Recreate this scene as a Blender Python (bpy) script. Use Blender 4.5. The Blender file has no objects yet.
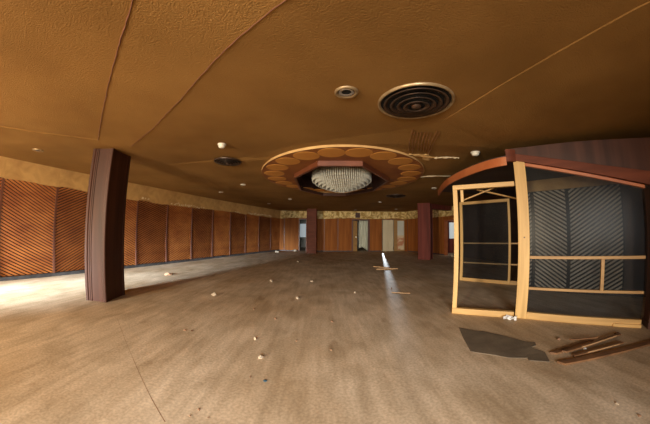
import bpy, bmesh, math, random
from mathutils import Vector, Matrix
from mathutils.geometry import tessellate_polygon
from mathutils.bvhtree import BVHTree
R = random.Random(7)
S = bpy.context.scene
COL = S.collection
PI = math.pi
CAM = Vector((0, 0, 1.4))

# ------------------------------------------------------------------ materials
def mat(name, c1, c2=None, scale=4.0, stretch=(1, 1, 1), rough=.6, bump=0, bscale=None, spec=.5, detail=6, coat=0,
        lo=.35, hi=.65, transm=0, metal=0, dist=0.0, bd=.01):
    m = bpy.data.materials.new(name); m.use_nodes = True
    nt = m.node_tree; N = nt.nodes; Lk = nt.links
    b = N['Principled BSDF']
    b.inputs['Roughness'].default_value = rough
    b.inputs['Specular IOR Level'].default_value = spec
    b.inputs['Coat Weight'].default_value = coat
    b.inputs['Coat Roughness'].default_value = .25
    b.inputs['Transmission Weight'].default_value = transm
    b.inputs['Metallic'].default_value = metal
    tc = N.new('ShaderNodeTexCoord'); mp = N.new('ShaderNodeMapping')
    mp.inputs['Scale'].default_value = stretch
    Lk.new(tc.outputs['Object'], mp.inputs[0])
    n = N.new('ShaderNodeTexNoise'); n.inputs['Scale'].default_value = scale
    n.inputs['Detail'].default_value = detail; n.inputs['Distortion'].default_value = dist
    Lk.new(mp.outputs[0], n.inputs['Vector'])
    r = N.new('ShaderNodeValToRGB')
    r.color_ramp.elements[0].position = lo; r.color_ramp.elements[1].position = hi
    r.color_ramp.elements[0].color = (*c1, 1); r.color_ramp.elements[1].color = (*(c2 or c1), 1)
    Lk.new(n.outputs['Fac'], r.inputs[0]); Lk.new(r.outputs[0], b.inputs['Base Color'])
    if bump:
        n2 = N.new('ShaderNodeTexNoise'); n2.inputs['Scale'].default_value = bscale or scale * 4
        n2.inputs['Detail'].default_value = 4
        Lk.new(tc.outputs['Object'], n2.inputs['Vector'])
        bp = N.new('ShaderNodeBump'); bp.inputs['Strength'].default_value = bump; bp.inputs['Distance'].default_value = bd
        Lk.new(n2.outputs['Fac'], bp.inputs['Height']); Lk.new(bp.outputs[0], b.inputs['Normal'])
    return m

def floor_mat():
    m = bpy.data.materials.new('worn_floor'); m.use_nodes = True
    nt = m.node_tree; N = nt.nodes; Lk = nt.links; b = N['Principled BSDF']
    tc = N.new('ShaderNodeTexCoord')
    def noise(scale, st=(1, 1, 1), rz=0, det=8, dist=0):
        mp = N.new('ShaderNodeMapping'); mp.inputs['Scale'].default_value = st; mp.inputs['Rotation'].default_value = (0, 0, rz)
        Lk.new(tc.outputs['Object'], mp.inputs[0])
        n = N.new('ShaderNodeTexNoise'); n.inputs['Scale'].default_value = scale; n.inputs['Detail'].default_value = det
        n.inputs['Distortion'].default_value = dist
        Lk.new(mp.outputs[0], n.inputs['Vector']); return n.outputs['Fac']
    def ramp(f, a, c, p, q):
        r = N.new('ShaderNodeValToRGB'); e = r.color_ramp.elements
        e[0].position = p; e[1].position = q; e[0].color = (*a, 1); e[1].color = (*c, 1); Lk.new(f, r.inputs[0]); return r.outputs[0]
    def mix(t, f, a, c):
        x = N.new('ShaderNodeMix'); x.data_type = 'RGBA'; x.blend_type = t
        if isinstance(f, float): x.inputs['Factor'].default_value = f
        else: Lk.new(f, x.inputs['Factor'])
        Lk.new(a, x.inputs['A']); Lk.new(c, x.inputs['B']); return x.outputs['Result']
    base = ramp(noise(.55, (1, .7, 1), .3, 6, .4), (.50, .385, .255), (.66, .565, .44), .35, .65)
    mott = ramp(noise(2.6, (1, .6, 1), .4, 9, .6), (.80, .76, .70), (1.08, 1.06, 1.04), .34, .62)
    scr = ramp(noise(11, (1, .10, 1), .5, 8), (.87, .85, .82), (1.06, 1.06, 1.06), .32, .6)
    fine = ramp(noise(40, (1, 1, 1), 0, 4), (.82, .80, .78), (1.08, 1.08, 1.08), .35, .65)
    spots = ramp(noise(3.3, (1, .45, 1), -.5, 3), (.72, .66, .60), (1, 1, 1), .25, .36)
    c = mix('MULTIPLY', 1.0, base, mott); c = mix('MULTIPLY', 1.0, c, scr); c = mix('MULTIPLY', 1.0, c, fine)
    c = mix('MULTIPLY', 1.0, c, spots)
    Lk.new(c, b.inputs['Base Color'])
    b.inputs['Roughness'].default_value = .62; b.inputs['Specular IOR Level'].default_value = .25
    n2 = noise(30, det=3); bp = N.new('ShaderNodeBump'); bp.inputs['Strength'].default_value = .15; bp.inputs['Distance'].default_value = .004
    Lk.new(n2, bp.inputs['Height']); Lk.new(bp.outputs[0], b.inputs['Normal'])
    return m

def glass_mat(name, tint, gloss=.10, rough=.04):
    m = bpy.data.materials.new(name); m.use_nodes = True
    nt = m.node_tree; N = nt.nodes; Lk = nt.links; N.remove(N['Principled BSDF'])
    t = N.new('ShaderNodeBsdfTransparent'); t.inputs[0].default_value = (*tint, 1)
    g = N.new('ShaderNodeBsdfGlossy'); g.inputs['Roughness'].default_value = rough
    d = N.new('ShaderNodeBsdfDiffuse'); d.inputs[0].default_value = (.30, .33, .36, 1)
    n = N.new('ShaderNodeTexNoise'); n.inputs['Scale'].default_value = 1.3; n.inputs['Detail'].default_value = 8
    tc = N.new('ShaderNodeTexCoord'); Lk.new(tc.outputs['Object'], n.inputs['Vector'])
    r = N.new('ShaderNodeValToRGB'); r.color_ramp.elements[0].position = .3; r.color_ramp.elements[1].position = .75
    r.color_ramp.elements[0].color = (.004, .004, .004, 1); r.color_ramp.elements[1].color = (.03, .03, .03, 1)
    Lk.new(n.outputs['Fac'], r.inputs[0])
    m1 = N.new('ShaderNodeMixShader'); m1.inputs[0].default_value = gloss
    Lk.new(t.outputs[0], m1.inputs[1]); Lk.new(g.outputs[0], m1.inputs[2])
    m2 = N.new('ShaderNodeMixShader'); Lk.new(r.outputs[0], m2.inputs[0])
    Lk.new(m1.outputs[0], m2.inputs[1]); Lk.new(d.outputs[0], m2.inputs[2])
    Lk.new(m2.outputs[0], N['Material Output'].inputs[0])
    return m

def emis(name, c, s):
    m = bpy.data.materials.new(name); m.use_nodes = True; b = m.node_tree.nodes['Principled BSDF']
    b.inputs['Base Color'].default_value = (*c, 1); b.inputs['Emission Color'].default_value = (*c, 1)
    b.inputs['Emission Strength'].default_value = s; return m

M = dict(
    floor=floor_mat(),
    ceil=mat('textured_ceiling_paper', (.230, .118, .031), (.30, .158, .045), .9, rough=.8, bump=1.0, bscale=75, bd=.012, spec=.2),
    rosette=mat('rosette_panel', (.20, .062, .016), (.30, .11, .026), 1.5, rough=.6, spec=.4, bump=.2, bscale=60),
    disc=mat('rosette_disc', (.50, .21, .042), (.60, .27, .055), 2, rough=.6, spec=.35),
    lip=mat('recess_lip_wood', (.14, .042, .018), (.19, .06, .025), 3, rough=.4),
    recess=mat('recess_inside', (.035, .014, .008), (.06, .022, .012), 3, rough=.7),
    band=mat('tan_wall_band', (.47, .28, .11), (.66, .42, .17), 2.2, rough=.85, bump=.3, bscale=30, spec=.2, dist=.8),
    bandgold=mat('gold_wall_band', (.50, .32, .10), (1.0, .82, .40), 3.2, (1, 1, 1), rough=.8, bump=.4, bscale=20, spec=.2, dist=1.5, lo=.4, hi=.6),
    flake=mat('bare_plaster', (.70, .56, .34), (.88, .76, .52), 20, rough=.9),
    slat=mat('varnished_slat', (.28, .082, .020), (.46, .17, .045), 1.2, (1, 1, 3), rough=.42, spec=.5),
    slatback=mat('slat_backing', (.035, .012, .008), (.05, .018, .01), 3, rough=.8),
    batten=mat('dark_batten', (.12, .045, .03), (.18, .07, .045), 5, (1, 1, .2), rough=.4),
    panel=mat('flat_wood_panel', (.29, .095, .024), (.43, .155, .038), 2.0, (3, 3, .25), rough=.7, spec=.15, dist=.4),
    skirt=mat('dark_skirting', (.05, .05, .055), (.09, .09, .1), 6, rough=.5),
    maho=mat('mahogany', (.048, .019, .013), (.090, .036, .024), 2.2, (3, 3, .18), rough=.45, spec=.3, dist=.3),
    mahored=mat('red_mahogany', (.12, .030, .024), (.21, .05, .038), 2.2, (3, 3, .18), rough=.6, spec=.2),
    headerw=mat('header_wood', (.11, .032, .018), (.18, .052, .028), 2.2, (.5, .5, 4), rough=.6, spec=.2),
    orangewood=mat('orange_wood', (.42, .12, .04), (.52, .17, .06), 3, (1, 1, 1), rough=.4),
    pine=mat('pine', (.54, .33, .11), (.72, .47, .18), 3.0, (4, 4, .22), rough=.5, dist=.6),
    pineh=mat('pine_rail', (.50, .30, .10), (.68, .43, .16), 3.0, (.3, .3, 5), rough=.5, dist=.6),
    rail=mat('brown_rail', (.38, .215, .075), (.50, .30, .11), 4, (.3, .3, 4), rough=.5),
    darkwall=mat('dark_booth_wall', (.035, .02, .016), (.06, .035, .028), 2, rough=.7),
    greyslat=mat('dull_slat', (.42, .36, .28), (.56, .49, .40), 2, rough=.5),
    white=mat('white_plastic', (.72, .68, .56), (.80, .76, .65), 5, rough=.4),
    metal=mat('aged_ring_metal', (.30, .20, .10), (.44, .32, .18), 8, rough=.35, metal=.4),
    chrome=mat('bright_reflector', (.75, .75, .75), (.85, .85, .85), 8, rough=.25, metal=.8),
    darkmetal=mat('dark_louvre_metal', (.045, .028, .02), (.09, .05, .03), 8, rough=.4, metal=.3),
    rust=mat('rusty_core', (.20, .085, .025), (.28, .12, .04), 8, rough=.5),
    black=mat('black_void', (.01, .01, .01), None, 2, rough=.9),
    crystal=mat('crystal_rod', (.50, .48, .39), (.66, .64, .54), 20, rough=.18, spec=.8, transm=.25),
    brass=mat('tarnished_brass', (.28, .2, .1), (.36, .27, .14), 8, rough=.4, metal=.7),
    plank=mat('broken_plank', (.13, .062, .028), (.23, .115, .05), 4, (1, 1, 1), rough=.55),
    plankl=mat('raw_broken_edge', (.42, .25, .12), (.55, .35, .18), 6, rough=.7),
    mat_=mat('dark_matting', (.10, .076, .05), (.165, .128, .085), 3, rough=.8, bump=.4, bscale=30),
    paper=mat('white_paper', (.80, .80, .80), (.9, .9, .9), 6, rough=.8),
    chip=mat('plaster_chip', (.50, .41, .30), (.72, .62, .48), 30, rough=.9),
    chipd=mat('brown_chip', (.22, .12, .07), (.4, .24, .14), 30, rough=.9),
    chipb=mat('blue_chip', (.03, .09, .14), (.06, .15, .21), 30, rough=.6),
    cream=mat('cream_door', (.72, .64, .44), (.84, .77, .56), 1.5, (1, 1, .4), rough=.6, dist=.5),
    pinkp=mat('peeling_pink_panel', (.66, .30, .16), (.85, .72, .5), 2.2, rough=.7, lo=.45, hi=.55, dist=1),
    hall=mat('hall_plaster', (.55, .56, .52), (.68, .69, .64), 2, rough=.9),
    backwall=mat('back_wall_paint', (.45, .33, .2), (.52, .4, .25), 2, rough=.9),
    cloth=mat('pale_sheet', (.66, .70, .58), (.84, .87, .76), 1.5, (1, 1, .5), rough=.9, dist=1),
    glass=glass_mat('dusty_tinted_glass', (.80, .83, .86), .004, .25),
    milk=mat('milky_pane', (.72, .78, .72), (.82, .86, .80), 2, rough=.3),
    pane=emis('daylit_pane', (.72, .82, .86), .35),
)

# ------------------------------------------------------------------ mesh helpers
def props(o, label=None, cat=None, group=None, kind=None):
    if label: o['label'] = label
    if cat: o['category'] = cat
    if group: o['group'] = group
    if kind: o['kind'] = kind
    return o

def thing(name, loc, label, cat, group=None, rz=0):
    o = bpy.data.objects.new(name, None); o.empty_display_size = .2
    COL.objects.link(o); o.location = loc; o.rotation_euler = (0, 0, rz)
    return props(o, label, cat, group)

def link(name, me, m, parent=None, smooth=False, bevel=0):
    me.materials.append(m) if m else None
    o = bpy.data.objects.new(name, me); COL.objects.link(o)
    if parent: o.parent = parent
    if smooth:
        for p in me.polygons: p.use_smooth = True
    if bevel:
        b = o.modifiers.new('bevel', 'BEVEL'); b.width = bevel; b.segments = 2; b.limit_method = 'ANGLE'
    return o

class MB:
    def __init__(s): s.v = []; s.f = []
    def add(s, v, f):
        k = len(s.v); s.v += [tuple(p) for p in v]; s.f += [tuple(i + k for i in q) for q in f]; return s
    def box(s, x0, x1, y0, y1, z0, z1):
        return s.add([(x0, y0, z0), (x1, y0, z0), (x1, y1, z0), (x0, y1, z0), (x0, y0, z1), (x1, y0, z1), (x1, y1, z1), (x0, y1, z1)],
                     [(0, 3, 2, 1), (4, 5, 6, 7), (0, 1, 5, 4), (1, 2, 6, 5), (2, 3, 7, 6), (3, 0, 4, 7)])
    def prism(s, pts, z0, z1):      # convex/concave outline in xy (ccw), extruded
        n = len(pts); v = [(p[0], p[1], z0) for p in pts] + [(p[0], p[1], z1) for p in pts]
        return s.add(v, [tuple(range(n))[::-1], tuple(range(n, 2 * n))] + [(i, (i + 1) % n, n + (i + 1) % n, n + i) for i in range(n)])
    def face_prism(s, pts, y0, y1):  # outline in xz, extruded along y
        n = len(pts); v = [(p[0], y0, p[1]) for p in pts] + [(p[0], y1, p[1]) for p in pts]
        return s.add(v, [tuple(range(n)), tuple(range(n, 2 * n))[::-1]] + [(i, n + i, n + (i + 1) % n, (i + 1) % n) for i in range(n)])
    def lathe(s, prof, n=48):
        k = len(prof); v = []; f = []
        for i in range(n):
            a = 2 * PI * i / n
            for r, z in prof: v.append((r * math.cos(a), r * math.sin(a), z))
        for i in range(n):
            j = (i + 1) % n
            for q in range(k - 1): f.append((i * k + q, j * k + q, j * k + q + 1, i * k + q + 1))
        return s.add(v, f)
    def me(s, name):
        m = bpy.data.meshes.new(name); m.from_pydata(s.v, [], s.f); m.update()
        bm = bmesh.new(); bm.from_mesh(m); bmesh.ops.remove_doubles(bm, verts=bm.verts, dist=1e-6)
        bmesh.ops.recalc_face_normals(bm, faces=bm.faces); bm.to_mesh(m); bm.free(); return m
    def obj(s, name, m, parent=None, smooth=False, bevel=0): return link(name, s.me(name), m, parent, smooth, bevel)

def struct(name, mb, m, parent=None, bevel=0):
    o = mb.obj(name, m, parent, bevel=bevel); o['kind'] = 'structure'; return o

def frame_of(P, Q):   # rotation angle about z so that local +x runs P->Q
    return math.atan2(Q[1] - P[1], Q[0] - P[0])

# ------------------------------------------------------------------ floor
struct('floor', MB().box(-12, 10, -4.3, 24, -.12, 0), M['floor'])

# ------------------------------------------------------------------ ceiling (folded facets)
def cz(p, z): k = (z - 1.4) / 1.5; return (p[0] * k, p[1] * k, z)
Lft = [cz(p, 2.84) for p in [(-5.3, 1.98), (-4.83, 2.5)]]
A0 = cz((-4.03, 3.19), 2.84)
line1 = [A0] + [cz(p, 2.84) for p in [(-2.92, 2.29), (-2.25, 1.75), (-1.475, 1.114), (-1.31, .966)]] + [(.6, -.75, 2.84)]
Bc = [cz((-3.62, 3.66), 2.85), cz((-3.9, 5.05), 2.87)]
def zC(x, y): return 2.9 + .05 * (.357 * (x - 1.5) + .934 * (y - 3.0))
def zE(x, y): return 2.9 - .05 * (x - 1.6) + .036 * (y - 2.8)
def onto(p, zf):
    z = 2.9
    for _ in range(8): q = cz(p, z); z = zf(q[0], q[1])
    return (q[0], q[1], z)
line2 = [onto(p, zC) for p in [(-3.62, 3.66), (-2.6, 3.02), (-1.72, 2.362), (-.926, 1.694), (-.277, 1.184)]] + [(1.5, -.2, zC(1.5, -.2))]
Bc[0] = line2[0]
line3 = [onto(p, zC) for p in [(1.65, 2.66), (1.81, 1.933), (1.983, 1.252), (2.155, .606)]] + [(2.3, -.4, zC(2.3, -.4))]
chain = [onto(p, zC) for p in [(-3.9, 5.05), (-1.75, 4.75), (-.55, 4.10), (.25, 3.75), (1.0, 3.40), (1.575, 2.96)]]
chain = [(x, y, 2.9 if i else z) for i, (x, y, z) in enumerate(chain)]
chain = [(x, y, zC(x, y)) for x, y, z in chain]
Bc[1] = chain[0]
def wp(i):
    if i < 0: return Vector((-7.475 + .256 * i, 3.121 + 1.41 * i, 0))
    return Vector((-7.475 + .256 * i + .012 * i * i, 3.121 + 1.41 * i - .008 * i * i, 0))
def wallL(y):
    for i in range(-7, 11):
        a, b = wp(i), wp(i + 1)
        if a.y <= y <= b.y or i == 10: return a.x + (b.x - a.x) * (y - a.y) / (b.y - a.y)
    return wp(-7).x
ceil = MB()
def tri(poly, holes=()):
    loops = [[Vector(p) for p in poly]] + [[Vector(p) for p in h] for h in holes]
    flat = [p for l in loops for p in l]
    flat2 = [[Vector((p.x, p.y, 0)) for p in l] for l in loops]
    ceil.add(flat, tessellate_polygon(flat2))
# octagonal recess outline
OCT = [(-.80, 6.10), (-.16, 4.92), (.77, 4.88), (1.72, 6.35), (1.62, 8.0), (.80, 9.25), (-.10, 9.25), (-.84, 8.0)]
# facet A: rises to the back wall
def zA(x, y, z0=2.84): return z0 + .012 * max(0, -.63 * (x + 3.87) - .77 * (y - 3.06))
def upA(p): return (p[0], p[1], zA(p[0], p[1]) + .004)
bkL = (-10.4, -4.2, zA(-10.4, -4.2))
edgeL = (wallL(1.6) - .1, 1.6, 2.84)
LA = [upA(p) for p in line1]; FA = [upA(p) for p in [edgeL] + Lft + [A0]]
tri([bkL, upA((.6, -4.2, 0))] + LA[::-1] + FA[:-1][::-1])
for lo_, hi_ in ((line1, LA), ([edgeL] + Lft + [A0], FA)):
    for a, b, c, d in zip(lo_[:-1], lo_[1:], hi_[1:], hi_[:-1]): ceil.add([a, b, c, d], [(0, 1, 2, 3)])
# facet B between the creases, sagging to the second one
def grid(l1, l2, nu=5, nv=6):
    def sub(l): return [tuple(Vector(a).lerp(Vector(b), t / nu)) for a, b in zip(l[:-1], l[1:]) for t in range(nu)] + [l[-1]]
    p, q = sub(l1), sub(l2); n_ = len(p)
    v = [tuple(Vector(a).lerp(Vector(b), j / nv)) for j in range(nv + 1) for a, b in zip(p, q)]
    ceil.add(v, [(j * n_ + i, j * n_ + i + 1, (j + 1) * n_ + i + 1, (j + 1) * n_ + i) for j in range(nv) for i in range(n_ - 1)])
NSM = len(ceil.f); grid(line1, line2); NSE = len(ceil.f)
# facet C: dark fan-shaped one
tri(line2[::-1] + [chain[0]] + chain[1:] + line3)
# small step between C and the rest along line 3 + facet E
line3u = [(p[0], p[1], p[2] - .012) for p in line3]
for a, b, c, d in zip(line3[:-1], line3[1:], line3u[1:], line3u[:-1]): ceil.add([a, b, c, d], [(0, 1, 2, 3)])
ceil.add([chain[-1], line3[0], line3u[0]], [(0, 1, 2)])
linef = [onto(p, zE) for p in [(3.18, 3.70), (2.806, 2.538), (2.548, 1.767), (2.408, 1.132)]] + [(2.45, -.6, zE(2.45, -.6))]
backR = [(8.6, -4.2, 2.80), (8.6, 4.2, 2.84)]
tri([linef[0], backR[1], backR[0], (2.5, -4.2, 2.88), linef[4], linef[3], linef[2], linef[1]])
tri([line3u[0], line3u[1], line3u[2], line3u[3], line3u[4], linef[4], linef[3], linef[2], linef[1], linef[0]][::-1])
tri([line1[-1], line2[-1], line3[-1], line3u[-1], linef[4], (2.5, -4.2, 2.88), upA((.6, -4.2, 0))])
# big flat far part with the octagonal hole
big = [edgeL] + Lft + [A0, Bc[0]] + chain + [line3u[0], linef[0], (8.6, 4.2, 2.84), (8.6, 24, 2.9), (-7.0, 24, 2.9), (wallL(17.5) - 2.0, 17.5, 2.9), (wallL(8) - .6, 8, 2.9)]
tri(big, [[(x, y, 2.9) for x, y in OCT]])
cm = bpy.data.meshes.new('ceiling'); cm.from_pydata(ceil.v, [], ceil.f); cm.update()
for i in range(NSM, NSE): cm.polygons[i].use_smooth = True
co = link('ceiling', cm, M['ceil']); co['kind'] = 'structure'
bvh = BVHTree.FromPolygons([v.co[:] for v in cm.vertices], [p.vertices[:] for p in cm.polygons])
slab = struct('ceiling_slab', MB().box(-13, 10, -4.4, 24, 3.5, 3.6), M['darkwall'])
def onceil(x, y):
    """the point of the ceiling seen towards (x, y, 2.9)"""
    d = (Vector((x, y, 2.9)) - CAM).normalized(); h, n, i, t = bvh.ray_cast(CAM, d)
    if n.z > 0: n = -n
    return h, n

def mount(o, x, y, off=.0):
    h, n = onceil(x, y); o.location = h + n * off
    o.rotation_euler = Vector((0, 0, -1)).rotation_difference(n).to_euler()
    return o

def seam_bead(pts, w, m, step=.06, dz=.012):
    Q = []
    P = [Vector(p) for p in pts]
    for a, b in zip(P[:-1], P[1:]):
        n_ = max(1, int((b - a).length / step)); Q += [a.lerp(b, t / n_) for t in range(n_)]
    Q.append(P[-1]); v = []; f = []
    for i, q in enumerate(Q):
        d = (Q[min(i + 1, len(Q) - 1)] - Q[max(i - 1, 0)]).normalized(); sd = Vector((-d.y, d.x, 0)) * w * R.uniform(.6, 1.3); j = Vector((R.uniform(-1, 1), R.uniform(-1, 1), 0)) * w * .5
        v += [q + sd + j + Vector((0, 0, .002)), q + j * 1.2 + Vector((0, 0, -dz * R.uniform(.5, 1.2))), q - sd + j + Vector((0, 0, .002))]
    for i in range(len(Q) - 1): a = 3 * i; f += [(a, a + 3, a + 4, a + 1), (a + 1, a + 4, a + 5, a + 2)]
    return MB().add(v, f).obj('paper_seam', m, co)
seam_bead(line1, .007, M['batten'], dz=.008)
seam_bead(line2[:], .005, M['batten'], dz=.006)
# torn ceiling paper (children of the ceiling)
def tear(pts, w, name='torn_paper'):
    P = [Vector(onceil(*p)[0]) for p in pts]; v = []; f = []
    Q = []
    for a, b in zip(P[:-1], P[1:]):
        for t in range(6): Q.append(a.lerp(b, t / 6))
    Q.append(P[-1])
    for i, q in enumerate(Q):
        d = (Q[min(i + 1, len(Q) - 1)] - Q[max(i - 1, 0)]).normalized(); s = Vector((-d.y, d.x, 0))
        k = w * R.uniform(.35, 1.3) * (0.3 if i in (0, len(Q) - 1) else 1)
        v += [q + s * k + Vector((0, 0, -.004)), q + Vector((0, 0, -.012 - R.random() * .02)), q - s * k + Vector((0, 0, -.004))]
    for i in range(len(Q) - 1):
        a = 3 * i; f += [(a, a + 3, a + 4, a + 1), (a + 1, a + 4, a + 5, a + 2)]
    return v, f
for pts, w in (([(2.20, 4.55), (2.45, 4.47), (2.72, 4.44)], .04), ([(2.35, 6.5), (2.75, 6.15), (3.5, 6.02)], .05), ([(1.9, 4.35), (2.15, 4.7)], .09), ([(1.6, 4.4), (1.95, 4.5), (2.3, 4.55)], .07)):
    mb = MB(); mb.add(*tear(pts, w)); o = mb.obj('torn_paper', M['flake'] if w < .06 else M['band'], co)
mb = MB()
for i in range(9):
    x0 = 1.27 + i * .055
    mb.add(*tear([(x0, 3.28 + R.uniform(-.05, .05)), (x0 + .12, 3.75), (x0 + .28, 4.25 + R.uniform(-.08, .15))], .012))
mb.obj('glue_ridge', M['rust'], co)

# ------------------------------------------------------------------ walls
def wall_box(name, P, Q, z0, z1, th, m, holes=(), side=1):
    """vertical wall from P to Q, thickness on the far side; holes = (s0, s1, ztop)"""
    L = math.hypot(Q[0] - P[0], Q[1] - P[1]); mb = MB(); s = 0
    y0, y1 = (0, th) if side > 0 else (-th, 0)
    for a, b, zt, *zb in sorted(holes):
        if a > s: mb.box(s, a, y0, y1, z0, z1)
        mb.box(a, b, y0, y1, zt, z1)
        if zb: mb.box(a, b, y0, y1, z0, zb[0])
        s = b
    if s < L: mb.box(s, L, y0, y1, z0, z1)
    o = struct(name, mb, m); o.location = (P[0], P[1], 0); o.rotation_euler = (0, 0, frame_of(P, Q)); return o

IW = list(range(-6, 11))
for i in IW: wall_box('wall_left', wp(i), wp(i + 1), 0, 3.2, .2, M['slatback'])
FAR_H = [(-1.85 + 4.2, -1.30 + 4.2, 2.32), (1.95 + 4.2, 3.18 + 4.2, 2.32), (4.14 + 4.2, 5.86 + 4.2, 2.32)]
wall_box('wall_far', (-4.2, 17.5), (6.2, 17.5), 0, 3.2, .2, M['panel'], FAR_H)
RS0, RS1 = (5.88, 17.5), (7.55, 12.9)
wall_box('wall_far_right', RS0, RS1, 0, 3.2, .2, M['panel'], [(3.95, 4.75, 2.05)])
wall_box('wall_right', (7.55, 12.9), (8.3, -4.2), 0, 3.2, .2, M['darkwall'])
# back wall with three window openings: x ranges
BW = [(-8.2, -6.4), (-5.65, -4.75), (-1.9, .5)]
wall_box('wall_back', (-11, -4.2), (8.6, -4.2), 0, 3.4, .2, M['backwall'], [(a + 11, b + 11, 2.35, .55) for a, b in BW], side=-1)
for i, (a, b) in enumerate(BW):
    mb = MB()
    for x in (a, (a + b) / 2 - .02, b - .05): mb.box(x, x + .05, -4.36, -4.30, .55, 2.35)
    mb.box(a, b, -4.36, -4.30, .55, .60).box(a, b, -4.36, -4.30, 2.30, 2.35)
    struct('window_%d' % (i + 1), mb, M['pine'])

# bands above the panels, hanging slightly proud, ragged lower edge
def band(name, P, Q, zlo, zhi, m, amp, step, th=.05, parent=None, seed=1):
    rr = random.Random(seed); L = math.hypot(Q[0] - P[0], Q[1] - P[1]); n = int(L / step)
    pts = []
    for i in range(n + 1):
        s = L * i / n
        pts.append((s, zlo + amp * math.sin(s * 1.9 + seed) * .6 + amp * math.sin(s * 4.3) * .25 + rr.uniform(-1, 1) * amp * .22))
    mb = MB()
    for (a, za), (b, zb) in zip(pts[:-1], pts[1:]):
        mb.add([(a, 0, za), (b, 0, zb), (b, 0, zhi), (a, 0, zhi), (a, -th, za), (b, -th, zb), (b, -th, zhi), (a, -th, zhi)],
               [(0, 3, 2, 1), (4, 5, 6, 7), (0, 1, 5, 4), (3, 7, 6, 2)])
    o = struct(name, mb, m); o.location = (P[0], P[1], 0); o.rotation_euler = (0, 0, frame_of(P, Q)); return o, pts
bands = []
for i in IW:
    P, Q = wp(i), wp(i + 1); d_ = (Q - P).normalized(); nn = Vector((d_.y, -d_.x, 0))
    bands.append(band('trim_1', P + nn * .02, Q + nn * .02, 2.355, 3.1, M['band'], .05, .12, th=.07, seed=i * 1.0)[0])
bf, _ = band('trim_2', (-4.2, 17.48), (6.0, 17.48), 2.36, 2.93, M['bandgold'], .05, .1, seed=3)
br, _ = band('trim_3', (RS0[0] - .03, RS0[1]), (RS1[0] - .03, RS1[1]), 2.32, 2.93, M['bandgold'], .05, .1, seed=5)
# pale bare patches along the ragged edge
for i, s0, s1, d in ((1, .9, 1.35, .02), (3, .1, .5, .01), (4, .1, 1.3, .03), (5, .0, .6, .01), (7, .3, .7, .01), (8, .2, 1.4, .05), (9, .0, 1.3, .05)):
    mb = MB(); s = s0
    while s < s1:
        w = R.uniform(.04, .13); zb = 2.345 + R.uniform(.0, .07); h = R.uniform(.02, .07) + d
        mb.face_prism([(s, zb), (s + w, zb + R.uniform(-.02, .02)), (s + w * .9, zb + h), (s + w * .2, zb + h * R.uniform(.5, 1))], -.078, -.069); s += w * R.uniform(1, 2.0)
    mb.obj('bare_patch', M['flake'], bands[IW.index(i)])

# skirting
for i in IW:
    P, Q = wp(i), wp(i + 1); d_ = (Q - P).normalized(); nn = Vector((d_.y, -d_.x, 0))
    o = struct('baseboard_left', MB().box(0, (Q - P).length, -.03, 0, 0, .085), M['skirt'])
    o.location = P + nn * .05; o.rotation_euler = (0, 0, frame_of(P, Q))

# ------------------------------------------------------------------ slatted panels
def clip(poly, ax, lim, sgn):
    out = []
    for i in range(len(poly)):
        a, b = poly[i], poly[(i + 1) % len(poly)]
        da, db = sgn * (a[ax] - lim), sgn * (b[ax] - lim)
        if da <= 0: out.append(a)
        if (da < 0 < db) or (db < 0 < da):
            t = da / (da - db); out.append((a[0] + t * (b[0] - a[0]), a[1] + t * (b[1] - a[1])))
    return out

def slats(mb, w, z0, z1, ang, pitch, sw, d0, d1, y0=0):
    """diagonal louvres in the local xz plane, front towards -y"""
    ca, sa = math.cos(ang), math.sin(ang); D = math.hypot(w, z1 - z0)
    cx, cz_ = w / 2, (z0 + z1) / 2; k = int(D / pitch) + 1
    for i in range(-k, k + 1):
        t = i * pitch
        q = [(-D, t), (D, t), (D, t + sw), (-D, t + sw)]
        poly = [(cx + u * ca - v * sa, cz_ + u * sa + v * ca) for u, v in q]
        for ax, lim, sg in ((0, 0, -1), (0, w, 1), (1, z0, -1), (1, z1, 1)):
            poly = clip(poly, ax, lim, sg)
            if len(poly) < 3: break
        if len(poly) < 3: continue
        def dep(p):
            v = -(p[0] - cx) * sa + (p[1] - cz_) * ca - t
            return d0 + (d1 - d0) * v / sw
        n = len(poly)
        v = [(p[0], y0, p[1]) for p in poly] + [(p[0], y0 - dep(p), p[1]) for p in poly]
        mb.add(v, [tuple(range(n)), tuple(range(n, 2 * n))[::-1]] + [(j, (j + 1) % n, n + (j + 1) % n, n + j) for j in range(n)])
    return mb

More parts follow.
